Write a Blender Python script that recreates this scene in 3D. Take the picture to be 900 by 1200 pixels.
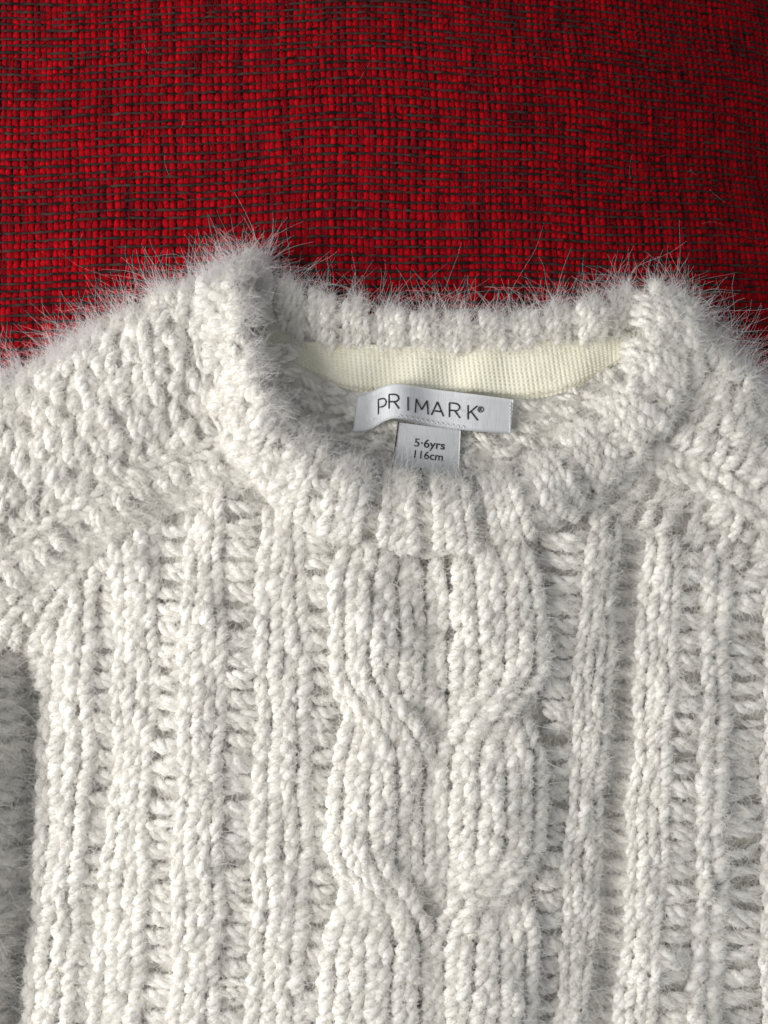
import bpy, math
import numpy as np

for o in list(bpy.data.objects):
    bpy.data.objects.remove(o)

S = 0.00025                       # metres per layout unit (a quarter of a millimetre)
CX, CY = 450.0, 600.0
scene = bpy.context.scene
col = scene.collection
rng = np.random.default_rng(7)

# ------------------------------------------------------------------ camera, light, exposure
cam_d = bpy.data.cameras.new('camera'); cam = bpy.data.objects.new('camera', cam_d); col.objects.link(cam)
DIST = 1300.0; FOCUS_Z = 42.0
cam.location = (0, 0, (DIST + FOCUS_Z) * S)
cam.rotation_euler = (0, 0, 0)
cam_d.sensor_fit = 'VERTICAL'
cam_d.angle = 2 * math.atan(600 / DIST)
cam_d.clip_start = 0.005; cam_d.clip_end = 20
cam_d.dof.use_dof = True; cam_d.dof.focus_distance = DIST * S; cam_d.dof.aperture_fstop = 11
scene.camera = cam

w = bpy.data.worlds.new('World'); scene.world = w; w.use_nodes = True
bg = w.node_tree.nodes['Background']
bg.inputs[0].default_value = (0.93, 0.96, 1.0, 1); bg.inputs[1].default_value = 0.34

def area(name, loc, target, size, power, color):
    d = bpy.data.lights.new(name, 'AREA'); d.shape = 'SQUARE'; d.size = size; d.energy = power; d.color = color
    o = bpy.data.objects.new(name, d); col.objects.link(o)
    o.location = loc
    dx = [target[i] - loc[i] for i in range(3)]
    from mathutils import Vector
    o.rotation_euler = Vector(dx).to_track_quat('-Z', 'Y').to_euler()
    return o
area('window_light', (-0.66, -0.10, 0.47), (0, 0, 0), 0.42, 8.7, (1.0, 0.975, 0.94))

scene.view_settings.view_transform = 'Standard'
scene.view_settings.look = 'None'
scene.view_settings.exposure = 0.0
scene.view_settings.gamma = 1.0
scene.view_settings.use_curve_mapping = False
scene.render.engine = 'CYCLES'
cy = scene.cycles
cy.max_bounces = 6; cy.diffuse_bounces = 4; cy.glossy_bounces = 2; cy.transmission_bounces = 3; cy.transparent_max_bounces = 4
cy.use_denoising = True
try:
    scene.cycles_curves.shape = 'RIBBONS'; scene.cycles_curves.subdivisions = 1
except Exception:
    pass

# ------------------------------------------------------------------ materials
def new_mat(name):
    m = bpy.data.materials.new(name); m.use_nodes = True
    nt = m.node_tree; b = nt.nodes['Principled BSDF']
    return m, nt, b

def N(nt, t, **kw):
    n = nt.nodes.new(t)
    for k, v in kw.items(): setattr(n, k, v)
    return n

def yarn_material(name, c1, c2, bump=0.4, rough=0.9, sheen=0.25):
    m, nt, b = new_mat(name)
    g = N(nt, 'ShaderNodeNewGeometry')
    n1 = N(nt, 'ShaderNodeTexNoise'); n1.inputs['Scale'].default_value = 90; n1.inputs['Detail'].default_value = 3
    nt.links.new(g.outputs['Position'], n1.inputs['Vector'])
    r = N(nt, 'ShaderNodeValToRGB')
    r.color_ramp.elements[0].position = .35; r.color_ramp.elements[0].color = (*c1, 1)
    r.color_ramp.elements[1].position = .65; r.color_ramp.elements[1].color = (*c2, 1)
    nt.links.new(n1.outputs[0], r.inputs[0]); nt.links.new(r.outputs[0], b.inputs['Base Color'])
    n2 = N(nt, 'ShaderNodeTexNoise'); n2.inputs['Scale'].default_value = 1050; n2.inputs['Detail'].default_value = 3
    n2.inputs['Roughness'].default_value = .65
    nt.links.new(g.outputs['Position'], n2.inputs['Vector'])
    bp = N(nt, 'ShaderNodeBump'); bp.inputs['Strength'].default_value = bump; bp.inputs['Distance'].default_value = 0.0006
    nt.links.new(n2.outputs[0], bp.inputs['Height']); nt.links.new(bp.outputs[0], b.inputs['Normal'])
    b.inputs['Roughness'].default_value = rough
    b.inputs['Specular IOR Level'].default_value = .25
    b.inputs['Sheen Weight'].default_value = sheen; b.inputs['Sheen Roughness'].default_value = .5
    return m

M_YARN = yarn_material('cream_yarn', (.79, .768, .72), (.885, .87, .83))
M_BACK = yarn_material('cream_backing', (.72, .68, .60), (.78, .75, .68))
M_TAPE = yarn_material('ivory_tape', (.83, .805, .65), (.89, .868, .73), bump=.2, rough=.6, sheen=.1)

def fibre_material(name, c, trans=.45):
    m, nt, b = new_mat(name)
    nt.nodes.remove(b)
    out = nt.nodes['Material Output']
    d = N(nt, 'ShaderNodeBsdfDiffuse'); d.inputs[0].default_value = (*c, 1)
    t = N(nt, 'ShaderNodeBsdfTranslucent'); t.inputs[0].default_value = (*c, 1)
    mx = N(nt, 'ShaderNodeMixShader'); mx.inputs[0].default_value = trans
    nt.links.new(d.outputs[0], mx.inputs[1]); nt.links.new(t.outputs[0], mx.inputs[2])
    nt.links.new(mx.outputs[0], out.inputs[0])
    return m
M_FUZZ = fibre_material('fuzz_fibre', (.92, .905, .87))
M_LONG = fibre_material('stray_fibre', (.90, .88, .90))

def red_material():
    m, nt, b = new_mat('red_wool')
    g = N(nt, 'ShaderNodeNewGeometry')
    mp = N(nt, 'ShaderNodeMapping'); mp.inputs['Scale'].default_value = (420, 60, 100)
    nt.links.new(g.outputs['Position'], mp.inputs[0])
    n1 = N(nt, 'ShaderNodeTexNoise'); n1.inputs['Scale'].default_value = 1; n1.inputs['Detail'].default_value = 4
    n1.inputs['Roughness'].default_value = .6
    nt.links.new(mp.outputs[0], n1.inputs['Vector'])
    r = N(nt, 'ShaderNodeValToRGB'); e = r.color_ramp.elements
    e[0].position = .30; e[0].color = (.050, .004, .007, 1)
    e[1].position = .72; e[1].color = (.47, .007, .010, 1)
    k = e.new(.42); k.color = (.19, .004, .009, 1)
    k = e.new(.56); k.color = (.36, .004, .010, 1)
    nt.links.new(n1.outputs[0], r.inputs[0])
    n3 = N(nt, 'ShaderNodeTexNoise'); n3.inputs['Scale'].default_value = 900; n3.inputs['Detail'].default_value = 2
    nt.links.new(g.outputs['Position'], n3.inputs['Vector'])
    r3 = N(nt, 'ShaderNodeMapRange'); r3.inputs[1].default_value = .3; r3.inputs[2].default_value = .7
    r3.inputs[3].default_value = .72; r3.inputs[4].default_value = 1.12
    nt.links.new(n3.outputs[0], r3.inputs[0])
    mx = N(nt, 'ShaderNodeMix', data_type='RGBA', blend_type='MULTIPLY'); mx.inputs[0].default_value = 1
    nt.links.new(r.outputs[0], mx.inputs[6]); nt.links.new(r3.outputs[0], mx.inputs[7])
    nt.links.new(mx.outputs[2], b.inputs['Base Color'])
    n2 = N(nt, 'ShaderNodeTexNoise'); n2.inputs['Scale'].default_value = 2500; n2.inputs['Detail'].default_value = 2
    nt.links.new(g.outputs['Position'], n2.inputs['Vector'])
    bp = N(nt, 'ShaderNodeBump'); bp.inputs['Strength'].default_value = .5; bp.inputs['Distance'].default_value = 0.0004
    nt.links.new(n2.outputs[0], bp.inputs['Height']); nt.links.new(bp.outputs[0], b.inputs['Normal'])
    b.inputs['Roughness'].default_value = .95; b.inputs['Specular IOR Level'].default_value = .05
    return m
M_RED = red_material()

def weft_material():
    m, nt, b = new_mat('charcoal_weft')
    g = N(nt, 'ShaderNodeNewGeometry')
    n1 = N(nt, 'ShaderNodeTexNoise'); n1.inputs['Scale'].default_value = 260; n1.inputs['Detail'].default_value = 3
    nt.links.new(g.outputs['Position'], n1.inputs['Vector'])
    r = N(nt, 'ShaderNodeValToRGB'); e = r.color_ramp.elements
    e[0].position = .35; e[0].color = (.012, .006, .006, 1)
    e[1].position = .7; e[1].color = (.06, .034, .03, 1)
    nt.links.new(n1.outputs[0], r.inputs[0]); nt.links.new(r.outputs[0], b.inputs['Base Color'])
    b.inputs['Roughness'].default_value = .9; b.inputs['Specular IOR Level'].default_value = .15
    return m
M_WEFT = weft_material()
M_BASE, _nt, _b = new_mat('dark_red_ground'); _b.inputs['Base Color'].default_value = (.05, .006, .008, 1); _b.inputs['Roughness'].default_value = .95

def satin_material(name, c):
    m, nt, b = new_mat(name)
    g = N(nt, 'ShaderNodeNewGeometry')
    mp = N(nt, 'ShaderNodeMapping'); mp.inputs['Scale'].default_value = (4200, 260, 260); mp.inputs['Rotation'].default_value = (0, 0, .12)
    nt.links.new(g.outputs['Position'], mp.inputs[0])
    n1 = N(nt, 'ShaderNodeTexNoise'); n1.inputs['Scale'].default_value = 1; n1.inputs['Detail'].default_value = 2
    nt.links.new(mp.outputs[0], n1.inputs['Vector'])
    bp = N(nt, 'ShaderNodeBump'); bp.inputs['Strength'].default_value = .5; bp.inputs['Distance'].default_value = 0.0001
    nt.links.new(n1.outputs[0], bp.inputs['Height']); nt.links.new(bp.outputs[0], b.inputs['Normal'])
    r = N(nt, 'ShaderNodeMapRange'); r.inputs[1].default_value = .3; r.inputs[2].default_value = .7
    r.inputs[3].default_value = .88; r.inputs[4].default_value = 1.05
    nt.links.new(n1.outputs[0], r.inputs[0])
    mx = N(nt, 'ShaderNodeMix', data_type='RGBA', blend_type='MULTIPLY'); mx.inputs[0].default_value = 1
    mx.inputs[6].default_value = (*c, 1); nt.links.new(r.outputs[0], mx.inputs[7])
    nt.links.new(mx.outputs[2], b.inputs['Base Color'])
    b.inputs['Roughness'].default_value = .42; b.inputs['Specular IOR Level'].default_value = .45
    return m
M_SATIN = satin_material('white_satin', (.66, .68, .70))
M_SATIN2 = satin_material('grey_satin', (.55, .57, .59))
M_INK, _nt, _b = new_mat('black_thread'); _b.inputs['Base Color'].default_value = (.022, .022, .025, 1); _b.inputs['Roughness'].default_value = .7
M_CLEAR, _nt, _b = new_mat('nylon_thread'); _b.inputs['Base Color'].default_value = (.72, .73, .74, 1); _b.inputs['Roughness'].default_value = .25

# ------------------------------------------------------------------ mesh helpers
def world(V):
    V = np.asarray(V, dtype=np.float64)
    return np.stack([(V[..., 0] - CX) * S, (CY - V[..., 1]) * S, V[..., 2] * S], -1)

def make_mesh(name, V, F, mat, parent=None, smooth=True, conv=True):
    """V in layout units (x right, y down the photo, z up); F quads (M,4), wound for layout space."""
    V = world(V) if conv else np.asarray(V)
    V = V.reshape(-1, 3); F = np.asarray(F, dtype=np.int32)
    k = F.shape[1]
    me = bpy.data.meshes.new(name)
    me.vertices.add(len(V)); me.vertices.foreach_set('co', V.astype(np.float32).ravel())
    me.loops.add(F.size); me.loops.foreach_set('vertex_index', F.ravel())
    me.polygons.add(len(F)); me.polygons.foreach_set('loop_start', np.arange(0, F.size, k, dtype=np.int32))
    me.polygons.foreach_set('use_smooth', np.full(len(F), smooth))
    me.update(calc_edges=True)
    me.materials.append(mat)
    o = bpy.data.objects.new(name, me); col.objects.link(o)
    if parent is not None: o.parent = parent
    return o

def empty(name, parent=None):
    o = bpy.data.objects.new(name, None); o.empty_display_size = .02; col.objects.link(o)
    if parent is not None: o.parent = parent
    return o

def unit(v):
    return v / np.maximum(np.linalg.norm(v, axis=-1, keepdims=True), 1e-9)

def grid_faces(n, m, wrap=False):
    i, j = np.meshgrid(np.arange(n - 1), np.arange(m if wrap else m - 1), indexing='ij')
    j2 = (j + 1) % m
    return np.stack([i * m + j, i * m + j2, (i + 1) * m + j2, (i + 1) * m + j], -1).reshape(-1, 4)

def tubes(P, R, Nn, seg=10, flat=1.0, ply=.10, twist=1.5, noise=.06):
    """P (n,k,3) centre lines, R (n,k) radii, Nn (n,k,3) surface normals -> verts (n,k,seg,3), normals, faces."""
    n, k, _ = P.shape
    T = unit(np.gradient(P, axis=1))
    B = unit(np.cross(T, Nn)); U = unit(np.cross(B, T))
    ang = np.linspace(0, 2 * np.pi, seg, endpoint=False)
    s = np.linspace(0, 1, k)
    ph = rng.uniform(0, 6.28, (n, 1, 1))
    mod = 1 + ply * np.cos(2 * ang[None, None, :] - 2 * np.pi * twist * s[None, :, None] + ph)
    mod = mod * (1 + noise * rng.standard_normal((n, k, seg)))
    d = np.cos(ang)[None, None, :, None] * B[:, :, None, :] + flat * np.sin(ang)[None, None, :, None] * U[:, :, None, :]
    V = P[:, :, None, :] + d * (R[:, :, None] * mod)[..., None]
    f = grid_faces(k, seg, True)
    F = (f[None] + (np.arange(n) * k * seg)[:, None, None]).reshape(-1, 4)
    return V, unit(d), F

def hair(name, pts, rad, mat, parent):
    """pts (n,k,3) layout units, rad root radius (n,) in layout units"""
    n, k, _ = pts.shape
    c = bpy.data.hair_curves.new(name)
    c.add_curves([k] * n)
    c.attributes['position'].data.foreach_set('vector', world(pts).astype(np.float32).ravel())
    a = c.attributes.get('radius') or c.attributes.new('radius', 'FLOAT', 'POINT')
    tap = np.linspace(1, .25, k)
    a.data.foreach_set('value', (rad[:, None] * tap[None] * S).astype(np.float32).ravel())
    c.materials.append(mat)
    o = bpy.data.objects.new(name, c); col.objects.link(o); o.parent = parent
    o['kind'] = 'stuff'
    return o

def resample(poly, n):
    p = np.asarray(poly, float)
    # Catmull-Rom, then even arc length
    q = np.vstack([2 * p[0] - p[1], p, 2 * p[-1] - p[-2]])
    out = []
    for i in range(len(p) - 1):
        a, b, c, d = q[i:i + 4]
        t = np.linspace(0, 1, 24, endpoint=False)[:, None]
        out.append(.5 * (2 * b + (c - a) * t + (2 * a - 5 * b + 4 * c - d) * t ** 2 + (3 * b - a - 3 * c + d) * t ** 3))
    out.append(p[-1:])
    c = np.vstack(out)
    L = np.concatenate([[0], np.cumsum(np.linalg.norm(np.diff(c, axis=0), axis=1))])
    s = np.linspace(0, L[-1], n)
    return np.stack([np.interp(s, L, c[:, i]) for i in range(c.shape[1])], -1), L[-1]

class Curve:
    def __init__(self, pts, n=240):
        self.p, self.len = resample(pts, n); self.n = n
    def __call__(self, u):
        u = np.clip(u, 0, 1) * (self.n - 1)
        x = np.arange(self.n)
        return np.stack([np.interp(u, x, self.p[:, i]) for i in range(self.p.shape[1])], -1)

def inside(poly, x, y):
    poly = np.asarray(poly); r = np.zeros(np.shape(x), bool)
    for (x0, y0), (x1, y1) in zip(poly, np.roll(poly, -1, 0)):
        c = (y0 > y) != (y1 > y)
        r ^= c & (x < (x1 - x0) * (y - y0) / (y1 - y0 + 1e-12) + x0)
    return r

def sdist(poly, x, y, closed=True):
    poly = np.asarray(poly, float); d = np.full(np.shape(x), 1e9)
    q = np.roll(poly, -1, 0) if closed else poly[1:]
    for a, b in zip(poly if closed else poly[:-1], q):
        e = b - a; t = np.clip(((x - a[0]) * e[0] + (y - a[1]) * e[1]) / (e @ e + 1e-9), 0, 1)
        d = np.minimum(d, np.hypot(x - a[0] - t * e[0], y - a[1] - t * e[1]))
    return np.where(inside(poly, x, y), d, -d) if closed else d

def sstep(a, b, x):
    t = np.clip((x - a) / (b - a), 0, 1); return t * t * (3 - 2 * t)

# ------------------------------------------------------------------ red woven ground
def zred(x, y):
    r = np.clip(x - 350, 0, None) ** 2
    return -1.2e-4 * r - 3.0e-4 * r * sstep(430, 120, y) - 4.0e-4 * np.clip(250 - y, 0, None) ** 2

ROT = math.radians(-1.6)
def red_point(a, b):
    """weave coordinates -> layout; slightly rotated and wavy cloth"""
    x = 450 + (a - 450) * math.cos(ROT) - (b - 250) * math.sin(ROT) + 2.2 * np.sin(b / 83.) + 1.2 * np.sin(b / 31. + a / 140.)
    y = 250 + (a - 450) * math.sin(ROT) + (b - 250) * math.cos(ROT) + 2.6 * np.sin(a / 97. + .6) + 1.5 * np.sin(a / 41. + b / 120.)
    return x, y

gx, gy = np.meshgrid(np.linspace(-420, 1320, 88), np.linspace(-420, 1460, 94), indexing='ij')
ground = make_mesh('woven_ground', np.stack([gx, gy, zred(gx, gy) - 7.0], -1), grid_faces(88, 94)[:, ::-1], M_BASE)
ground['kind'] = 'structure'; ground['label'] = 'deep red woven cloth with thin charcoal threads under the sweater'
PA, PB = 8.0, 10.2
nrow = 90
rowb = np.cumsum(np.full(nrow, PB) * rng.uniform(.74, 1.26, nrow)) - 350
cola = np.cumsum(np.full(184, PA) * rng.uniform(.80, 1.20, 184)) - 250
# red warp yarns: plump over each pick, pinched where a charcoal thread crosses
for i, a in enumerate(cola):
    bb, rr, hh = [], [], []
    for j in range(nrow - 1):
        st = rowb[j + 1] - rowb[j]
        gap = rng.uniform(.05, 1)
        for f, r_, h_ in ((.0, .84, .0), (.22, .98, .8), (.5, 1.03, 1.0), (.78, .98, .8)):
            bb.append(rowb[j] + f * st)
            low = -1.2 if gap > .12 else 1.0
            rr.append(PA * .60 * r_ * rng.uniform(.93, 1.06)); hh.append(low + h_ * (1.7 - low) * rng.uniform(.85, 1.1))
    bb = np.array(bb); rr = np.array(rr); hh = np.array(hh)
    aa = a + .5 * np.sin(bb / 9 + i) + rng.normal(0, .28, len(bb))
    x, y = red_point(aa, bb)
    P = np.stack([x, y, zred(x, y) + hh - 1.0], -1)[None]
    Nn = np.zeros_like(P); Nn[..., 2] = 1
    V, _, F = tubes(P, rr[None], Nn, seg=6, flat=.55, ply=.12, twist=nrow * 1.5, noise=.06)
    make_mesh('warp_yarn', V, F, M_RED, ground)
xs = np.arange(-270, 1235, 4.0)
def smooth0(v, n=3):
    k = np.hanning(2 * n + 1); return np.convolve(np.pad(v, n, mode='edge'), k / np.sqrt((k ** 2).sum()), 'valid')[:len(v)]
for j, b in enumerate(rowb[:-1]):
    wob = .5 * np.sin(xs / rng.uniform(18, 30) + j) + rng.normal(0, .25, len(xs))
    x, y = red_point(xs, b + wob)
    up = np.sin(xs / 8 * np.pi + j) * .6 + smooth0(rng.normal(0, .9, len(xs))) - .3
    P = np.stack([x, y, zred(x, y) + 2.3 + up], -1)[None]
    Nn = np.zeros_like(P); Nn[..., 2] = 1
    V, _, F = tubes(P, np.full((1, len(xs)), 1.75) * rng.uniform(.75, 1.2, (1, len(xs))), Nn, seg=6, ply=.1, twist=40, noise=.06)
    make_mesh('weft_thread', V, F, M_WEFT, ground)

# nap of the red cloth
M_NAP = fibre_material('red_nap', (.42, .012, .016), .3)
NN_ = 50000
na = rng.uniform(-80, 1020, NN_); nb = rng.uniform(-140, 470, NN_)
nx_, ny_ = red_point(na, nb)
dd_ = unit(np.stack([rng.normal(0, 1, NN_), rng.normal(0, 1, NN_), rng.uniform(0, .5, NN_)], -1))
r0_ = np.stack([nx_, ny_, zred(nx_, ny_) + 2.6], -1); ll_ = rng.gamma(3., 1.5, NN_)[:, None, None]
ss_ = np.linspace(0, 1, 4)[None, :, None]
hair('nap', r0_[:, None] + dd_[:, None] * ll_ * ss_ + rng.normal(0, .25, (NN_, 1, 3)) * ll_ * ss_ ** 2 * np.array([1, 1, .2]), rng.uniform(.18, .32, NN_), M_NAP, ground)
# a few pale lint hairs
LN_ = 9
lx_ = rng.uniform(20, 880, LN_); ly_ = rng.uniform(20, 300, LN_); an_ = rng.uniform(0, 6.28, LN_); sl_ = np.linspace(0, 1, 9)
bend_ = an_[:, None] + rng.normal(0, .9, (LN_, 1)) * sl_[None]
stp_ = rng.uniform(1.2, 5.5, (LN_, 1))
px_ = lx_[:, None] + np.cumsum(np.cos(bend_) * stp_, 1); py_ = ly_[:, None] + np.cumsum(np.sin(bend_) * stp_, 1)
hair('lint', np.stack([px_, py_, zred(px_, py_) + 5.0], -1), np.full(LN_, .16), fibre_material('lint_fibre', (.40, .33, .32), .4), ground)

# ------------------------------------------------------------------ sweater: outlines and heights
INNER = [(293, 290), (293, 345), (300, 400), (315, 452), (341, 496), (386, 529), (431, 556), (482, 569), (532, 572),
         (582, 565), (628, 546), (670, 517), (706, 482), (731, 444), (747, 402), (755, 362), (758, 322)]
OUTER = [(234, 330), (234, 380), (242, 450), (268, 522), (312, 580), (366, 620), (430, 640), (500, 646), (570, 641),
         (632, 626), (692, 594), (744, 545), (786, 490), (814, 432), (824, 385), (814, 345)]
TOP = [(291, 297), (330, 318), (365, 335), (420, 350), (480, 357), (560, 360), (640, 352), (700, 342), (735, 331), (757, 318)]
BOT = [(296, 362), (340, 394), (372, 406), (450, 412), (530, 414), (600, 411), (660, 405), (720, 396), (764, 380)]
OUTLINE = [(-190, 520), (-60, 462), (0, 437), (40, 418), (85, 392), (130, 358), (172, 332), (215, 322), (255, 314), (280, 300), (294, 287),
           (300, 296), (330, 315), (365, 332), (420, 347), (480, 354), (560, 357), (640, 349), (700, 339), (735, 326), (758, 309),
           (785, 316), (820, 338), (855, 372), (885, 410), (920, 448), (1000, 520), (1080, 600), (1080, 1340), (-10, 1340), (16, 1200),
           (32, 1080), (38, 960), (40, 860), (43, 815), (25, 788), (-10, 774), (-60, 765), (-190, 760)]
HX0, HY0, HS = -240, 230, 4.0
hx, hy = np.meshgrid(np.arange(HX0, 1140, HS), np.arange(HY0, 1400, HS), indexing='ij')
dS = sdist(OUTLINE, hx, hy)
def blur(a, n):
    k = np.array([.25, .5, .25])
    for _ in range(n):
        p = np.pad(a, 1, mode='edge')
        a = sum(k[i] * k[j] * p[i:i + a.shape[0], j:j + a.shape[1]] for i in range(3) for j in range(3))
    return a
def ridge(pts, wd):
    return np.exp(-(sdist(pts, hx, hy, False) / wd) ** 2)
prof = np.sqrt(1 - (1 - np.clip(dS / 46, 0, 1)) ** 2)
Hg = 40 * prof
Hg = Hg + prof * (26 * ridge([(215, 420), (60, 520), (-80, 600)], 85)
                  + 24 * ridge([(825, 440), (960, 580)], 75)
                  - 17 * ridge([(748, 640), (728, 900), (704, 1320)], 19)
                  - 9 * ridge([(205, 590), (185, 650)], 34) - 15 * ridge([(480, 660), (505, 720)], 42)
                  - 6 * ridge([(118, 690), (120, 900), (95, 1320)], 14)
                  + 6 * ridge([(222, 700), (225, 1320)], 40)
                  + 8 * ridge([(800, 800), (790, 1320)], 40)
                  + 5 * ridge([(332, 660), (330, 1320)], 30))
lf = blur(rng.standard_normal(hx.shape), 40); lf = lf / lf.std()
mf = blur(rng.standard_normal(hx.shape), 9); mf = mf / mf.std()
Hg = blur(Hg + prof * (2.6 * lf + 1.0 * mf), 3)
Hg = Hg + zred(hx, hy)
def sample(G, x, y):
    fx = np.clip((x - HX0) / HS, 0, G.shape[0] - 1.001); fy = np.clip((y - HY0) / HS, 0, G.shape[1] - 1.001)
    i = fx.astype(int); j = fy.astype(int); a = fx - i; b = fy - j
    return (G[i, j] * (1 - a) * (1 - b) + G[i + 1, j] * a * (1 - b) + G[i, j + 1] * (1 - a) * b + G[i + 1, j + 1] * a * b)
def H(x, y): return sample(Hg, x, y)
def DS(x, y): return sample(dS, x, y)

sweater = empty('sweater')
sweater['label'] = 'fluffy cream cable-knit child sweater lying on the red woven cloth'
sweater['category'] = 'sweater'

FV, FN, FW = [], [], []       # fuzz roots, directions, weights
def emit(name, parent, legs, mat=M_YARN, fuzz=1.0, seg=10, noise=.12, least=4):
    """legs: list of (P,R,N) batches -> one mesh object"""
    legs = [l for l in legs if l is not None and len(l[0])]
    if not legs or sum(len(l[0]) for l in legs) < least: return None
    P = np.concatenate([l[0] for l in legs]); R = np.concatenate([l[1] for l in legs]); Nn = np.concatenate([l[2] for l in legs])
    T = unit(np.gradient(P, axis=1)); B = unit(np.cross(T, Nn)); U = unit(np.cross(B, T))
    n_ = len(P); th0 = rng.uniform(0, 6.28, (n_, 1)); turns = rng.uniform(1.15, 1.6, (n_, 1))
    th = th0 + 2 * np.pi * turns * np.linspace(0, 1, P.shape[1])[None]
    P2, R2 = [], []
    for q in (0., np.pi):
        P2.append(P + (.44 * R)[..., None] * (np.cos(th + q)[..., None] * B + .72 * np.sin(th + q)[..., None] * U)); R2.append(.64 * R)
    P, R, Nn = np.concatenate(P2), np.concatenate(R2), np.concatenate([Nn, Nn])
    V, D, F = tubes(P, R, Nn, seg=7, flat=.86, ply=0, noise=noise)
    o = make_mesh(name, V, F, mat, parent)
    up = np.einsum('nksd,nkd->nks', D, Nn) > -.05
    ln = np.linalg.norm(np.diff(P, axis=1), axis=2).sum(1)
    wv_ = np.broadcast_to((ln[:, None] * R / 220.)[..., None], up.shape)
    FV.append(V[up]); FN.append(D[up]); FW.append((fuzz * wv_[up]))
    return o

def frame(Sf, A, B, ea, eb):
    p = Sf(A, B)
    du = Sf(A + ea, B) - Sf(A - ea, B); dv = Sf(A, B + eb) - Sf(A, B - eb)
    n = unit(np.cross(du, dv))
    n = np.where(n[..., 2:3] < 0, -n, n)
    return p, n

KT = 12
TT = np.linspace(0, 1, KT)
SPIN = np.clip(np.sin(np.pi * np.linspace(.03, .97, KT)) ** .55 * 1.03, .12, None)
SPINP = np.clip(np.sin(np.pi * np.linspace(.05, .95, KT)) ** .38 * 1.03, .3, None)
def knit(Sf, rows, db, wid, lift=0., rad=.255, keep=None, tight=1.0, jit=1.15, ea=.02, eb=1.0, both=(-1, 1), sl=1.0):
    """two legs for each stitch row b; a runs across the wale (-.5..+.5), b along it"""
    out = []
    for sd in both:
        n = len(rows)
        j = lambda s: rng.normal(0, s * jit, (n, 1))
        a0 = sd * (.20 - .10 * sl + j(.025)) * tight; a1 = sd * (.28 + .09 * sl + j(.03)) * tight
        A = a0 + (a1 - a0) * TT[None] + sd * .05 * np.sin(np.pi * TT)[None]
        b0 = rows[:, None] + j(.06) * db
        B = b0 - (1.52 + j(.08)) * db * TT[None] + .5 * db
        p, nn = frame(Sf, A, B, ea, eb)
        r = 1.13 * rad * wid(rows)[:, None] * (1 + j(.07)) * SPIN[None]
        h = lift + j(1.0) + 5.2 * np.sin(np.pi * np.clip(TT * 1.0, 0, 1)) ** .8 - 4.0
        P = p + nn * h[..., None] if h.ndim == 2 else p + nn * h[None, :, None]
        ok = np.ones(n, bool) if keep is None else keep(p[:, KT // 2, 0], p[:, KT // 2, 1])
        out.append((P[ok], r[ok], nn[ok]))
    return out

def purl(Sf, rows, db, rad=6.2, lift=0., keep=None, span=.56, jit=1.0, ea=.02, eb=1.0, off=0.):
    out = []
    for q, (ph, cv) in enumerate(((0.0, .22), (.5, -.04))):
        n = len(rows)
        j = lambda s: rng.normal(0, s * jit, (n, 1))
        c = off + j(.06)
        A = c + (span + j(.05)) * (2 * TT[None] - 1)
        B = rows[:, None] + (ph + j(.07)) * db + cv * db * (1 + j(.4)) * np.sin(np.pi * TT)[None] + j(.12) * db * (2 * TT[None] - 1)
        p, nn = frame(Sf, A, B, ea, eb)
        r = rad * (1 + j(.10)) * SPINP[None]
        h = lift + j(1.3) + (5.5 - 1.5 * q) * np.sin(np.pi * TT)[None] - 4
        P = p + nn * h[..., None]
        ok = np.ones(n, bool) if keep is None else keep(p[:, KT // 2, 0], p[:, KT // 2, 1])
        out.append((P[ok], r[ok], nn[ok]))
    return out

# ------------------------------------------------------------------ front panel
COLLAR_FULL = [tuple(p) for p in resample(OUTER, 60)[0]] + [(814, 200), (212, 200)]
COLLAR_POLY = [tuple(p) for p in resample(OUTER, 60)[0] * .86 + resample(INNER, 60)[0] * .14] + [(805, 200), (224, 200)]
SEAM_L = ([-200, 44, 62, 108, 180, 270, 320], [900, 790, 728, 658, 606, 576, 562])
SEAM_R = ([640, 695, 770, 850, 930, 1010, 1100], [600, 598, 622, 652, 702, 758, 800])
def front_keep(x, y):
    ok = ~inside(COLLAR_FULL, x, y - 4) & (DS(x, y) > 2)
    ok &= np.where(x < 320, y > np.interp(x, *SEAM_L) + 4, True)
    ok &= np.where(x > 640, y > np.interp(x, *SEAM_R) + 4, True)
    return ok

YK = [560, 640, 760, 900, 1050, 1200, 1340]
BND = {  # x of each boundary between wale groups, at the heights YK
    'edge': [62, 60, 46, 40, 34, 18, 0], 'a': [112, 112, 113, 108, 97, 84, 66], 'b': [124, 126, 136, 132, 116, 100, 82],
    'c2': [216, 216, 216, 211, 206, 200, 192], 'c': [182, 185, 186, 178, 172, 166, 158], 'd': [262, 262, 263, 262, 260, 257, 252], 'e': [306, 304, 300, 299, 295, 290, 284],
    'f': [356, 358, 363, 366, 362, 355, 346], 'g': [384, 385, 389, 388, 384, 375, 366], 'h': [512, 512, 511, 511, 509, 505, 500],
    'i': [632, 635, 638, 640, 634, 626, 618], 'j': [694, 688, 678, 670, 662, 652, 642], 'k': [736, 729, 719, 713, 703, 691, 680],
    'l': [768, 762, 754, 746, 738, 726, 714], 'm': [810, 805, 797, 790, 782, 772, 762], 'n': [838, 836, 829, 825, 821, 815, 808],
    'o': [870, 868, 862, 859, 857, 854, 850], 'p': [908, 908, 907, 906, 905, 904, 900], 'q': [975, 975, 970, 968, 965, 962, 958],
    'r': [1040, 1040, 1035, 1030, 1025, 1020, 1015]}
for k in BND: BND[k] = np.array(BND[k], float)
yf = np.linspace(560, 1340, 400)
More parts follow.
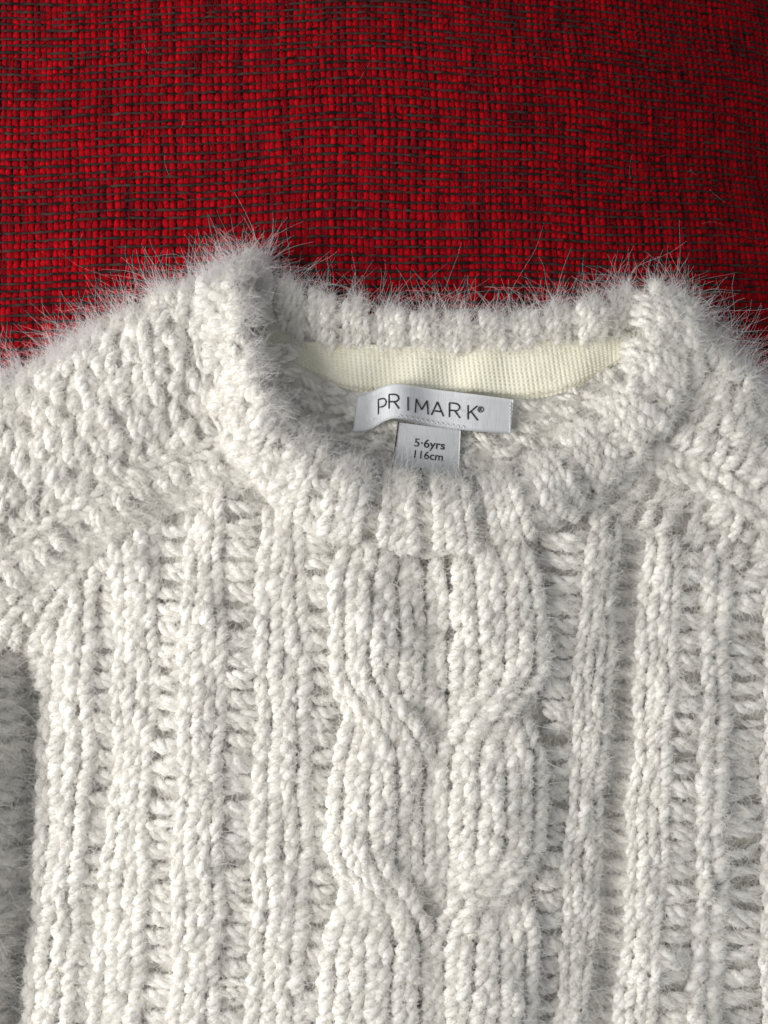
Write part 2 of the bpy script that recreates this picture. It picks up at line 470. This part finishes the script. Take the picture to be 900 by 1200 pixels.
def smooth1(v, n=30):
    e = np.concatenate([np.full(n, v[0]), v, np.full(n, v[-1])]); k = np.hanning(2 * n + 1); k /= k.sum()
    return np.convolve(e, k, 'valid')
BS = {k: smooth1(np.interp(yf, YK, v)) for k, v in BND.items()}
def bx(k, y): return np.interp(y, yf, BS[k])

def wale_surface(l, r, f0, f1, dz=None):
    """surface function for the strip between fractions f0..f1 of boundaries l, r"""
    def Sf(a, b):
        xl, xr = bx(l, b), bx(r, b)
        x = xl + (xr - xl) * (f0 + (f1 - f0) * (a + .5)) + 2.2 * np.sin(b / 37. + f0 * 5 + xl * .013) + 1.5 * np.sin(b / 17. + xl * .05 + f0 * 9)
        z = H(x, b)
        if dz is not None: z = z + dz(a, b)
        return np.stack([x, b + 0 * x, z], -1)
    return Sf
def rows_y(db, y0=560, y1=1325):
    r = np.arange(y1, y0, -db); return r + rng.normal(0, .03 * db, len(r))

# backing cloth
bxg, byg = np.meshgrid(np.arange(-184, 1080, 8.0), np.arange(286, 1340, 8.0), indexing='ij')
def backing(name, mask, parent, dz=-8.):
    n, m = bxg.shape
    F = grid_faces(n, m)
    ok = mask(bxg, byg).ravel()
    F = F[ok[F].all(1)]
    V = np.stack([bxg, byg, H(bxg, byg) + dz], -1).reshape(-1, 3)
    us = np.unique(F); mp = np.zeros(len(V), int); mp[us] = np.arange(len(us))
    return make_mesh(name, V[us], mp[F][:, ::-1], M_BACK, parent)
front = backing('front_panel', lambda x, y: front_keep(x, y + 26) & (DS(x, y) > 5), sweater)

def put_knit(l, r, nw, lift, db=24.5, **kw):
    for q in range(nw):
        Sf = wale_surface(l, r, q / nw, (q + 1) / nw)
        wid = lambda y: (bx(r, y) - bx(l, y)) / nw
        emit('knit_wale', front, knit(Sf, rows_y(db), db, wid, lift=lift, keep=front_keep, **kw))
def put_purl(l, r, nw, lift, db=25., rad=6.2, fuzz=1., **kw):
    for q in range(nw):
        Sf = wale_surface(l, r, q / nw, (q + 1) / nw)
        emit('purl_wale', front, purl(Sf, rows_y(db) + rng.uniform(0, db), db, rad=rad, lift=lift, keep=front_keep, **kw), fuzz=fuzz)

put_knit('edge', 'a', 2, 2)
put_purl('a', 'b', 1, 0, rad=7.6, span=.7, db=23)
put_knit('b', 'c', 2, 2.5, db=24, rad=.29, jit=1.4)
put_purl('c', 'c2', 1, 1, rad=7.4, span=.66, jit=1.3)
put_knit('c2', 'd', 2, 3, jit=1.5, rad=.30, db=25)
put_purl('d', 'e', 1, 1, rad=7.6, jit=1.3)
put_knit('e', 'f', 2, 2.5)
put_purl('f', 'g', 1, 0, rad=7.6, span=.7, db=23)
put_purl('i', 'j', 1, 1, rad=7.6, span=.58)
put_knit('j', 'k', 2, 4, rad=.29)
put_purl('k', 'l', 1, -3, rad=7, span=.75, fuzz=1.8, db=23)
put_knit('l', 'm', 2, 2, jit=1.3, rad=.29, db=24)
put_purl('m', 'n', 1, 0, rad=7.6, span=.62)
put_knit('n', 'o', 1, 2, jit=1.3, rad=.27)
put_purl('o', 'p', 1, 0, rad=7.2, jit=1.4)
put_knit('p', 'q', 2, 4)
put_purl('q', 'r', 2, -2)

# horseshoe cable: in each half the outer rope swings over the inner one towards the middle
def cable(l, r, mirror):
    cr = (634, 841, 1045, 1251, 1457); half = 60; nw = 4
    for k in range(len(cr)):
        for base in (0, 1):
            c = cr[k]
            ystart = 560 if k <= 1 else cr[k - 1] + (-34, -8)[base]
            yend = min(1325, cr[k + 1] + (8, 34)[base]) if k + 1 < len(cr) else 1325
            if yend - ystart < 20: continue
            def Sf(a, b, k=k, base=base, c=c):
                t = sstep(c - half, c + half, b) if k > 0 else np.ones_like(b)
                up = 4 * np.exp(-((b - c) / 55.) ** 2) if k > 0 else 0 * b
                if k > 1: up = up - 9 * sstep(cr[k - 1] + 34, cr[k - 1] - 10, b)
                if k + 1 < len(cr): up = up - 9 * sstep(cr[k + 1] - 34, cr[k + 1] + 10, b)
                u = (2 * t + base + .5) / nw
                # the swinging rope spreads a little
                uu = u + a / nw * (1 + .30 * np.exp(-((b - c) / 55.) ** 2))
                pin = .13 * sum(np.exp(-((b - q) / 34.) ** 2) for q in cr)
                uu = pin + uu * (1 - pin)
                if mirror: uu = 1 - uu
                xl, xr = bx(l, b), bx(r, b)
                x = xl + (xr - xl) * uu + 1.2 * np.sin(b / 29. + base * 2 + k)
                lobe = .55 + .45 * np.cos((b - 943) / 205. * 2 * np.pi)
                z = H(x, b) + (8 + 15 * lobe) * np.sqrt(np.clip(1 - .86 * (2 * uu - 1) ** 2, 0, 1)) + up
                return np.stack([x, b + 0 * x, z], -1)
            rows = np.arange(yend, ystart, -24.5); rows = rows + rng.normal(0, .8, len(rows))
            emit('cable_wale', front, knit(Sf, rows, 24.5, lambda y: (bx(r, y) - bx(l, y)) / nw, lift=3, keep=front_keep, rad=.26, sl=.25))
cable('g', 'h', False)
cable('h', 'i', True)

# ------------------------------------------------------------------ sleeves (raglan shoulders)
def fan_surface(guides, f):
    C = [Curve(g, 160) for g in guides]
    nG = len(C) - 1
    def Sf(a, b, f0=f[0], f1=f[1]):
        t = np.clip((f0 + (f1 - f0) * (a + .5)) * nG, 0, nG - 1e-6); i = t.astype(int); w_ = (t - i)[..., None]
        bb = np.broadcast_to(b, t.shape)
        pts = np.stack([c(bb) for c in C], 0)
        ii = i[None, ..., None]
        p0 = np.take_along_axis(pts, np.broadcast_to(ii, (1,) + pts.shape[1:]), 0)[0]
        p1 = np.take_along_axis(pts, np.broadcast_to(ii + 1, (1,) + pts.shape[1:]), 0)[0]
        p = p0 * (1 - w_) + p1 * w_
        return np.concatenate([p, H(p[..., 0], p[..., 1])[..., None]], -1)
    return Sf, float(np.mean([c.len for c in C]))

def sleeve(guides, nw, kinds, keep, db=22.):
    root = backing('sleeve', keep, sweater)
    for q in range(nw):
        Sf, L = fan_surface(guides, (q / nw, (q + 1) / nw))
        bs = np.arange(0, 1.0, db / L) + rng.uniform(0, db / L)
        kind = kinds[q % len(kinds)]
        wv = np.linalg.norm(Sf(np.array([.5]), np.array([.45])) - Sf(np.array([-.5]), np.array([.45])))
        k2 = lambda x, y: keep(x, y) & (DS(x, y) > 1.5)
        if kind == 'k':
            emit('knit_wale', root, knit(Sf, bs, db / L, lambda y: np.full(len(y), wv), lift=-1.5, keep=k2, jit=1.4, eb=.01, rad=.26), fuzz=1.5)
        else:
            emit('purl_wale', root, purl(Sf, bs, db / L, rad=7.0, lift=rng.uniform(-2, 2), keep=k2, jit=1.5, eb=.01, span=.54), fuzz=1.3, least=9)
    return root

def collar_out(x, y): return ~inside(COLLAR_POLY, x, y)
GL = [[(322, 570), (180, 606), (107, 658), (62, 730), (44, 800)], [(296, 540), (170, 582), (80, 642), (0, 700), (-100, 790)],
      [(268, 494), (150, 545), (60, 595), (-20, 645), (-160, 720)], [(254, 436), (140, 480), (50, 525), (-30, 570), (-170, 640)],
      [(246, 376), (130, 425), (50, 465), (-30, 505), (-180, 575)], [(245, 318), (130, 360), (45, 415), (-30, 448), (-180, 515)]]
keepL = lambda x, y: collar_out(x, y) & (DS(x, y) > 1) & (x < 320) & (y < np.interp(x, *SEAM_L) + 3)
sleeveL = sleeve(GL, 11, 'kkpkppppppp', keepL)
GR = [[(672, 604), (770, 626), (850, 656), (930, 706), (1040, 775)], [(722, 546), (820, 580), (890, 620), (960, 660), (1050, 715)],
      [(765, 490), (845, 525), (905, 560), (970, 600), (1060, 660)], [(795, 430), (860, 470), (910, 510), (970, 550), (1070, 620)],
      [(808, 376), (862, 405), (905, 445), (960, 490), (1070, 585)], [(806, 325), (850, 362), (893, 415), (960, 482), (1070, 592)]]
keepR = lambda x, y: collar_out(x, y) & (DS(x, y) > 1) & (x > 640) & (y < np.interp(x, *SEAM_R) + 3)
sleeveR = sleeve(GR, 9, 'ppkpppppp', keepR)

# lower run of the sleeve, dropping away beside the body
def SleeveLow(a, b):
    x = -66 + 110 * (a + .5) - 22 * sstep(900, 1300, b); 
    z = 98 * np.cos(np.clip((a + .62), 0, 1) * math.pi / 2) ** 1.15
    return np.stack([x, b + 0 * x, z * sstep(748, 800, b) + 3], -1)
ga, gb = np.meshgrid(np.linspace(-.9, .62, 30), np.linspace(752, 1335, 90), indexing='ij')
p, nn = frame(SleeveLow, ga, gb, .02, 1.)
low = make_mesh('sleeve_fold', p - nn * 7, grid_faces(30, 90)[:, ::-1], M_BACK, sleeveL)
for q in range(4):
    f = (q / 4, (q + 1) / 4)
    Sf = lambda a, b, f=f: SleeveLow(-.62 + 1.2 * (f[0] + (f[1] - f[0]) * (a + .5)), b)
    emit('purl_wale', sleeveL, purl(Sf, rows_y(25, 765, 1325), 25, rad=7.5, jit=1.6), fuzz=2.4)

# ------------------------------------------------------------------ neck: inside of the back, tape, back collar, front collar
def Hback(x, y): return 15 - 3 * sstep(440, 350, x) + 1.5 * np.sin(x / 60.) + zred(x, y)
pX, pY = np.meshgrid(np.linspace(262, 800, 90), np.linspace(300, 640, 60), indexing='ij')
pF = grid_faces(90, 60)[:, ::-1]; pok = (DS(pX, pY) > 15).ravel(); pF = pF[pok[pF].all(1)]
back = make_mesh('back_panel', np.stack([pX, pY, Hback(pX, pY) - 3], -1), pF, M_YARN, sweater)
for q in range(19):
    x0 = 286 + q * 26
    Sf = lambda a, b, x0=x0: np.stack([x0 + 26 * a, b + 0 * a, Hback(x0 + 26 * a, b)], -1)
    emit('purl_wale', back, purl(Sf, np.arange(424 if x0 > 690 else 446 if x0 > 640 else 468 if x0 > 400 else 446 if x0 > 350 else 402, 610, 22.) + rng.uniform(-6, 6), 22, rad=5.8, jit=1.4), fuzz=.9)

cT, cB = Curve(TOP), Curve(BOT)
TLOW = [(298, 396), (342, 423), (386, 445), (424, 455), (500, 460), (560, 459), (620, 463), (662, 456), (702, 440), (735, 418), (764, 400)]
cL = Curve(TLOW)
def TapeS(u, t):
    p = cB(u) * (1 - t[..., None]) + cL(u) * t[..., None]
    x, y = p[..., 0], p[..., 1]
    z = 24 - 5 * t - 10 * sstep(400, 330, x) + zred(x, y) + 4.5 * np.sin(x / 21. + .8 + .5 * t) * np.sin(x / 47.) * (.4 + .6 * t) + 1.2 * np.sin(x / 11. + 2 * t)
    z = z - 10 * np.clip(t - .86, 0, 1) / .14 * .8
    return np.stack([x, y, z], -1)
u_, t_ = np.meshgrid(np.linspace(0, 1, 420), np.linspace(-.22, 1.0, 66), indexing='ij')
tp = TapeS(u_, t_); tn = frame(TapeS, u_, t_, .003, .02)[1]
cu = u_ * cB.len / 5.6; rt = t_ * 52 / 4.6
vpat = (.35 + .65 * np.abs(np.sin(np.pi * cu)) ** .7) * (.2 + .8 * np.abs(np.sin(np.pi * (rt + .35 * np.abs(np.sin(np.pi * cu))))))
tape = make_mesh('neck_tape', tp + tn * (1.9 * vpat + rng.normal(0, .10, u_.shape))[..., None], grid_faces(420, 66)[:, ::-1], M_TAPE, sweater)

def BackCollarS(u, t):
    p = cB(u) * (1 - t[..., None]) + cT(u) * t[..., None]
    x, y = p[..., 0], p[..., 1]
    z = 16 + 17 * np.sin(np.clip(t, 0, 1) * math.pi * .62) - 26 * np.clip(t - .62, 0, 2) ** 1.4 * 1.6
    z = z + 13 * np.exp(-((x - 702) / 20) ** 2 - ((y - 372) / 24) ** 2)
    z = z - 6 * sstep(390, 310, x) * sstep(1., .6, t)
    return np.stack([x, y, z + zred(x, y)], -1)
gu, gt = np.meshgrid(np.linspace(.03, .985, 90), np.linspace(-.05, .84, 20), indexing='ij')
p, nn = frame(BackCollarS, gu, gt, .003, .02)
bcol = make_mesh('back_collar', p - nn * 7, grid_faces(90, 20)[:, ::-1], M_BACK, sweater)
nrib = 12
for q in range(nrib):
    Lm = (cT.len + cB.len) / 2
    for w_ in range(3):
        kindk = w_ < 2
        f0 = (q + (.0, .36, .72)[w_]) / nrib; f1 = (q + (.36, .72, 1.)[w_]) / nrib
        Sf = lambda a, b, f0=f0, f1=f1: BackCollarS(f0 + (f1 - f0) * (a + .5), 1 - b)
        db = .29
        rows = np.arange(.30, .90, .27) + rng.uniform(-.04, .04)
        if kindk:
            emit('rib_wale', bcol, knit(Sf, rows, db, lambda y: np.full(len(y), (f1 - f0) * Lm), lift=2, eb=.02, rad=.33, jit=1.6, sl=-.6), fuzz=1.5, noise=.09)
        else:
            emit('purl_wale', bcol, purl(Sf, rows, db, lift=-2, eb=.02, rad=5.2, span=.75), fuzz=1.6)

cI, cO = Curve(INNER, 300), Curve(OUTER, 300)
def CollarS(u, t):
    p = cI(u) * (1 - t[..., None]) + cO(u) * t[..., None]
    x, y = p[..., 0], p[..., 1]
    hb = H(x, y) - zred(x, y)
    k = np.clip(hb / 40, 0, 1.15)
    roll = np.sqrt(np.clip(1 - (1 - np.clip((t + .10) / .34, 0, 1)) ** 2, 0, 1))
    z = 4 + roll * (46 * k + 6) + (9 * np.exp(-((t - .42) / .28) ** 2) * k - 9 * sstep(.72, 1.06, t) * k) * (.15 + .85 * sstep(440, 570, y))
    z = z + 30 * np.exp(-((x - 325) / 62) ** 2) * sstep(305, 385, y) * k * roll * np.clip(1.05 - t, 0, 1)
    return np.stack([x, y, z + zred(x, y)], -1)
gu, gt = np.meshgrid(np.linspace(.035, .965, 160), np.linspace(.08, 1.05, 26), indexing='ij')
p, nn = frame(CollarS, gu, gt, .002, .02)
fcol = make_mesh('collar', p - np.array([0, 0, 8.]), grid_faces(160, 26), M_BACK, sweater)
Lm = (cI.len + cO.len) / 2
pitch = 62.; nrib = int(round(Lm / pitch))
for q in range(nrib):
    for w_ in range(3):
        f0 = (q + (.0, .34, .68)[w_]) / nrib; f1 = (q + (.34, .68, 1.)[w_]) / nrib
        Sf = lambda a, b, f0=f0, f1=f1: CollarS(f0 + (f1 - f0) * (a + .5), b)
        db = .25
        g_ = math.exp(-((q + .5) / nrib - .5) ** 2 / .035)
        rows = np.arange(.88, .10, -db) + rng.uniform(-.05, .05)
        wmid = (f1 - f0) * Lm
        wl = lambda y: wmid * (.80 + .4 * y)
        if w_ < 2:
            emit('rib_wale', fcol, knit(Sf, rows, db, wl, lift=2.5 + 5 * g_, eb=.02, rad=.31, jit=1.7 - .7 * g_, sl=-.5), fuzz=1.1, noise=.12)
        else:
            emit('purl_wale', fcol, purl(Sf, rows, db, lift=1 - 4 * g_, eb=.02, rad=7.2, span=.72, jit=1.5), fuzz=1.3)

# seam that joins collar and body
us = np.linspace(.02, .98, 420)
def SeamS(u): return CollarS(u, np.full(u.shape, 1.0) + .03 * np.sin(u * 90))
sp = SeamS(us); sp[:, 2] = H(sp[:, 0], sp[:, 1]) + 3 + 1.5 * np.sin(us * 320)
for k0 in range(0, 419, 60):
    seg_ = slice(k0, min(k0 + 61, 420)); q = sp[seg_][None]; nz = np.zeros_like(q); nz[..., 2] = 1
    V, _, F = tubes(q, np.full(q.shape[:2], 3.4), nz, seg=7, ply=.2, twist=12, noise=.08)
    make_mesh('seam_yarn', V, F, M_YARN, fcol)

# ------------------------------------------------------------------ labels
LT = Curve([(418, 463), (440, 455), (461, 450), (498, 453), (550, 459.5), (604, 466)])
LB = Curve([(413, 505), (433, 502), (451, 493), (468, 490.5), (510, 499), (556, 504), (601, 507)])
def LabelS(u, t):
    p = LT(u) * (1 - t[..., None]) + LB(u) * t[..., None]
    x = p[..., 0]
    z = 30 + 11 * np.exp(-((x - 470) / 26) ** 2) - 5 * np.exp(-((x - 436) / 13) ** 2) + 3.5 * np.exp(-((x - 585) / 30) ** 2) * 0 + 2.2 * np.sin(x / 17.)
    return np.stack([x, p[..., 1], z + zred(x, p[..., 1])], -1)
def slab(Sf, name, mat, parent, nu, nt, th=1.2):
    u_, t_ = np.meshgrid(np.linspace(0, 1, nu), np.linspace(0, 1, nt), indexing='ij')
    p, n = frame(Sf, u_, t_, .004, .02)
    V = np.concatenate([p.reshape(-1, 3), (p - n * th).reshape(-1, 3)])
    f = grid_faces(nu, nt)[:, ::-1]; k = nu * nt
    idx = np.arange(k).reshape(nu, nt)
    ring = np.concatenate([idx[:, 0], idx[-1, 1:], idx[::-1, -1][1:], idx[0, ::-1][1:-1]])
    r2 = np.roll(ring, -1)
    side = np.stack([ring, r2, r2 + k, ring + k], -1)
    return make_mesh(name, V, np.concatenate([f, f[:, ::-1] + k, side]), mat, parent)
brand = slab(LabelS, 'brand_label', M_SATIN, sweater, 90, 12)

SQ = np.array([(467, 494), (541, 503), (538, 590), (456, 584)], float)
def SizeS(u, t):
    a = SQ[0] * (1 - u[..., None]) + SQ[1] * u[..., None]; b = SQ[3] * (1 - u[..., None]) + SQ[2] * u[..., None]
    p = a * (1 - t[..., None]) + b * t[..., None]
    z = 28 + 3.0 * np.sin(u * 2.6 + .3) - 3 * t
    return np.stack([p[..., 0], p[..., 1], z + zred(p[..., 0], p[..., 1])], -1)
size = slab(SizeS, 'size_label', M_SATIN2, sweater, 30, 24)

def strokes(name, Sf, polys, r, mat, parent, eu=.004, et=.02, lift=.5):
    Vs, Fs, o = [], [], 0
    for pl in polys:
        pl = np.asarray(pl, float)
        # subdivide
        d = np.concatenate([[0], np.cumsum(np.linalg.norm(np.diff(pl, axis=0) * np.array([190, 44]), axis=1))])
        s = np.linspace(0, d[-1], max(4, int(d[-1] / 1.2)))
        u = np.interp(s, d, pl[:, 0]); t = np.interp(s, d, pl[:, 1])
        p, n = frame(Sf, u, t, eu, et)
        V, _, F = tubes((p + n * lift)[None], np.full((1, len(s)), r), n[None], seg=6, flat=.45, ply=.12, twist=len(s) / 3., noise=.04)
        V = V.reshape(-1, 3); Vs.append(V); Fs.append(F + o); o += len(V)
    return make_mesh(name, np.concatenate(Vs), np.concatenate(Fs), mat, parent)

def from_px(Sf, x, y, it=12):
    """(u,t) on a label for a layout point"""
    x = np.asarray(x, float); y = np.asarray(y, float)
    u = np.full(x.shape, .5); t = np.full(x.shape, .5)
    for _ in range(it):
        p = Sf(u, t); e = .002
        a = (Sf(u + e, t) - p) / e; b = (Sf(u, t + e) - p) / e
        rx, ry = x - p[..., 0], y - p[..., 1]
        det = a[..., 0] * b[..., 1] - a[..., 1] * b[..., 0]
        u = np.clip(u + (rx * b[..., 1] - ry * b[..., 0]) / det, 0, .995)
        t = np.clip(t + (a[..., 0] * ry - a[..., 1] * rx) / det, 0, .995)
    return u, t
def arc(cx, cy_, rx, ry, a0, a1, n=9):
    a = np.radians(np.linspace(a0, a1, n)); return [(cx + rx * math.cos(i), cy_ + ry * math.sin(i)) for i in a]
GLY = {  # letter strokes, unit box, y down
    'P': [[(0, 1), (0, 0), (.55, 0)] + arc(.55, .27, .42, .27, -90, 90) + [(0, .54)]],
    'R': [[(0, 1), (0, 0), (.55, 0)] + arc(.55, .26, .42, .26, -90, 90) + [(0, .52)], [(.5, .52), (1, 1)]],
    'I': [[(0, 0), (0, 1)]],
    'M': [[(0, 1), (.08, 0), (.5, .72), (.92, 0), (1, 1)]],
    'A': [[(0, 1), (.5, 0), (1, 1)], [(.17, .68), (.83, .68)]],
    'K': [[(0, 0), (0, 1)], [(.95, 0), (.02, .58)], [(.3, .42), (1, 1)]]}
LET = [('P', 443.5, 467, 9.5, 17.5, -.12), ('R', 456, 462, 11.5, 16.5, .02), ('I', 478, 465, 1, 16, .05), ('M', 486.5, 466.5, 15.5, 16.5, .10),
       ('A', 506, 468.5, 14.5, 16.5, .10), ('R', 527.5, 470.5, 12.5, 16.8, .10), ('K', 549.5, 473.5, 11.5, 17, .08)]
polys = []
for ch, x0, y0, wd, ht, sl in LET:
    for st in GLY[ch]:
        a = np.array(st); X = x0 + a[:, 0] * wd; Y = y0 + a[:, 1] * ht + a[:, 0] * wd * sl
        polys.append(np.stack(from_px(LabelS, X, Y), -1))
reg = [arc(564.5, 478.5, 3.3, 3.3, 0, 360, 15), [(563.3, 480.4), (563.3, 476.6), (565.2, 476.7), (565.6, 477.8), (563.6, 478.6), (565.8, 480.4)]]
strokes('lettering', LabelS, polys, .92, M_INK, brand)
strokes('lettering', LabelS, [np.stack(from_px(LabelS, *np.array(q).T), -1) for q in reg], .5, M_INK, brand)
# clear stitching that holds the label
st = []
for k in range(13):
    x = 466 + k * 6.2; y = 491.5 + k * .95
    st.append(np.stack(from_px(LabelS, np.array([x, x + 2.4, x + 5.0]), np.array([y - 3.2, y - 5.4, y - 2.8])), -1))
for k in range(8):
    y = 470 + k * 4.6
    st.append(np.stack(from_px(LabelS, np.array([599.5, 601.5, 599.3]), np.array([y, y + 1.8, y + 4])), -1))
strokes('thread_stitch', LabelS, st, .75, M_CLEAR, brand, lift=.8)

# running stitch that holds the tape
tk = []
for k in range(46):
    u0 = .03 + k * .0205
    tk.append(np.array([(u0, .90 + rng.normal(0, .012)), (u0 + .007, .885 + rng.normal(0, .012)), (u0 + .0125, .90)]))
strokes('tape_stitch', TapeS, tk, .85, M_TAPE, tape, lift=2.0)

def text_on(Sf, body, x0, y0, height, angle, parent, cond=1.0, bold=.0):
    c = bpy.data.curves.new('size_text', 'FONT'); c.body = body; c.size = 1.0; c.align_x = 'CENTER'; c.offset = bold
    o = bpy.data.objects.new('size_text', c); col.objects.link(o)
    bpy.context.view_layer.update()
    me = bpy.data.meshes.new_from_object(o.evaluated_get(bpy.context.evaluated_depsgraph_get()))
    bpy.data.objects.remove(o)
    me.name = 'lettering'
    v = np.empty(len(me.vertices) * 3, np.float32); me.vertices.foreach_get('co', v); v = v.reshape(-1, 3)
    X = v[:, 0] * height / .7 * cond; Y = -v[:, 1] * height / .7
    ca, sa = math.cos(angle), math.sin(angle)
    x = x0 + X * ca - Y * sa; y = y0 + X * sa + Y * ca
    u, t = from_px(Sf, x, y)
    p, n = frame(Sf, u, t, .004, .02)
    me.vertices.foreach_set('co', world(p + n * .45).astype(np.float32).ravel()); me.update()
    me.materials.clear(); me.materials.append(M_INK)
    ob = bpy.data.objects.new('lettering', me); col.objects.link(ob); ob.parent = parent
text_on(SizeS, '5\u00b76yrs', 503.5, 524, 9.6, .11, size, cond=1.1, bold=.014)
text_on(SizeS, '116cm', 501.5, 537.5, 9.2, .11, size, cond=1.05, bold=.010)
text_on(SizeS, 'VA', 488, 556.5, 9.2, .11, size, cond=1.12, bold=.012)
strokes('label_edge', SizeS, [[(.0, .0), (.0, .9)]], .8, M_INK, size)

# ------------------------------------------------------------------ fuzz
FV = np.concatenate(FV); FN = np.concatenate(FN); FW = np.concatenate(FW)
def pick(n, wt):
    c = np.cumsum(wt); return np.searchsorted(c, rng.uniform(0, c[-1], n))
def grow(idx, length, out, curl, k=4, droop=0.):
    root = FV[idx]; n = len(idx)
    d = unit(FN[idx] + out)
    side = unit(np.cross(d, rng.standard_normal((n, 3))))
    s = np.linspace(0, 1, k)[None, :, None]
    L = length[:, None, None]
    pts = root[:, None] + d[:, None] * L * s + side[:, None] * (L * curl[:, None, None] * s ** 2)
    side2 = unit(np.cross(d, side)); a2 = rng.normal(0, .10 + .35 * np.abs(curl)[:, None, None], (n, 1, 1))
    pts = pts + side2[:, None] * L * a2 * np.sin(np.pi * 1.5 * s) * s
    pts[..., 2] -= droop * (L[..., 0] * s[..., 0] ** 2)
    return pts
vis = (FV[:, 0] > -60) & (FV[:, 0] < 960) & (FV[:, 1] < 1270)
NS = 600000
i = pick(NS, FW * vis)
L = rng.gamma(2.4, 3.1, NS).clip(2., 22)
hair('fuzz', grow(i, L, rng.normal(0, .9, (NS, 3)), rng.normal(0, .9, NS)), rng.uniform(.19, .32, NS), M_FUZZ, sweater)
# long stray fibres, thickest along the outline, the neck edge and the sides of the ribs
d = DS(FV[:, 0], FV[:, 1])
e = 6.
gxn = DS(FV[:, 0] - e, FV[:, 1]) - DS(FV[:, 0] + e, FV[:, 1]); gyn = DS(FV[:, 0], FV[:, 1] - e) - DS(FV[:, 0], FV[:, 1] + e)
outv = unit(np.stack([gxn, gyn, np.zeros_like(gxn)], -1))
m = vis & (d < 26) & (FV[:, 1] < 560)
NL = 4600
i = pick(NL, np.where(m, 1., 0.) * np.where((FV[:, 0] > 320) & (FV[:, 0] < 740), .35, 1.) * (.25 + .75 * (np.sin(FV[:, 0] / 7.) * np.sin(FV[:, 0] / 23. + FV[:, 1] / 11.) > -.1)))
tf = 1.1 * np.sin(FV[i, 0] / 6.5 + 2 * np.sin(FV[i, 1] / 17.)) + .6 * np.sin(FV[i, 0] / 15. + FV[i, 1] / 9.)
tw = np.stack([-outv[i, 1], outv[i, 0], 0 * tf], -1) * tf[:, None] * .55
L = rng.gamma(3.2, 8.0, NL).clip(6, 60)
hair('stray_fibre', grow(i, L, outv[i] * 1.3 + tw + rng.normal(0, .32, (NL, 3)), rng.normal(0, .38, NL) * np.where(rng.uniform(0, 1, NL) < .4, 2.2, 1.), k=8), rng.uniform(.12, .24, NL), M_LONG, sweater)
# neck opening edge
ip = resample(INNER, 60)[0]
din = sdist(ip, FV[:, 0], FV[:, 1], False)
zc = FV[:, 2] > 24
m = vis & (din < 22) & zc & (FV[:, 1] > 320)
wt = np.where(m, 1., 0.) * np.where(FV[:, 0] < 480, 1.8, np.where(FV[:, 0] < 640, .8, .25))
NI = 1500
i = pick(NI, wt)
cen = np.array([520., 470., 30.]); tow = unit(cen - FV[i]) 
L = rng.gamma(5., 4.6, NI).clip(8, 46)
hair('stray_fibre', grow(i, L, tow * 1.0 + rng.normal(0, .5, (NI, 3)), rng.normal(0, .35, NI), k=6), rng.uniform(.14, .28, NI), M_LONG, sweater)
# elsewhere
NE = 11000
i = pick(NE, FW ** 2 * vis)
L = rng.gamma(4., 5., NE).clip(8, 44)
hair('stray_fibre', grow(i, L, rng.normal(0, 1.1, (NE, 3)), rng.normal(0, .6, NE), k=6, droop=.1), rng.uniform(.12, .24, NE), M_LONG, sweater)
print('fuzz roots', len(FV))
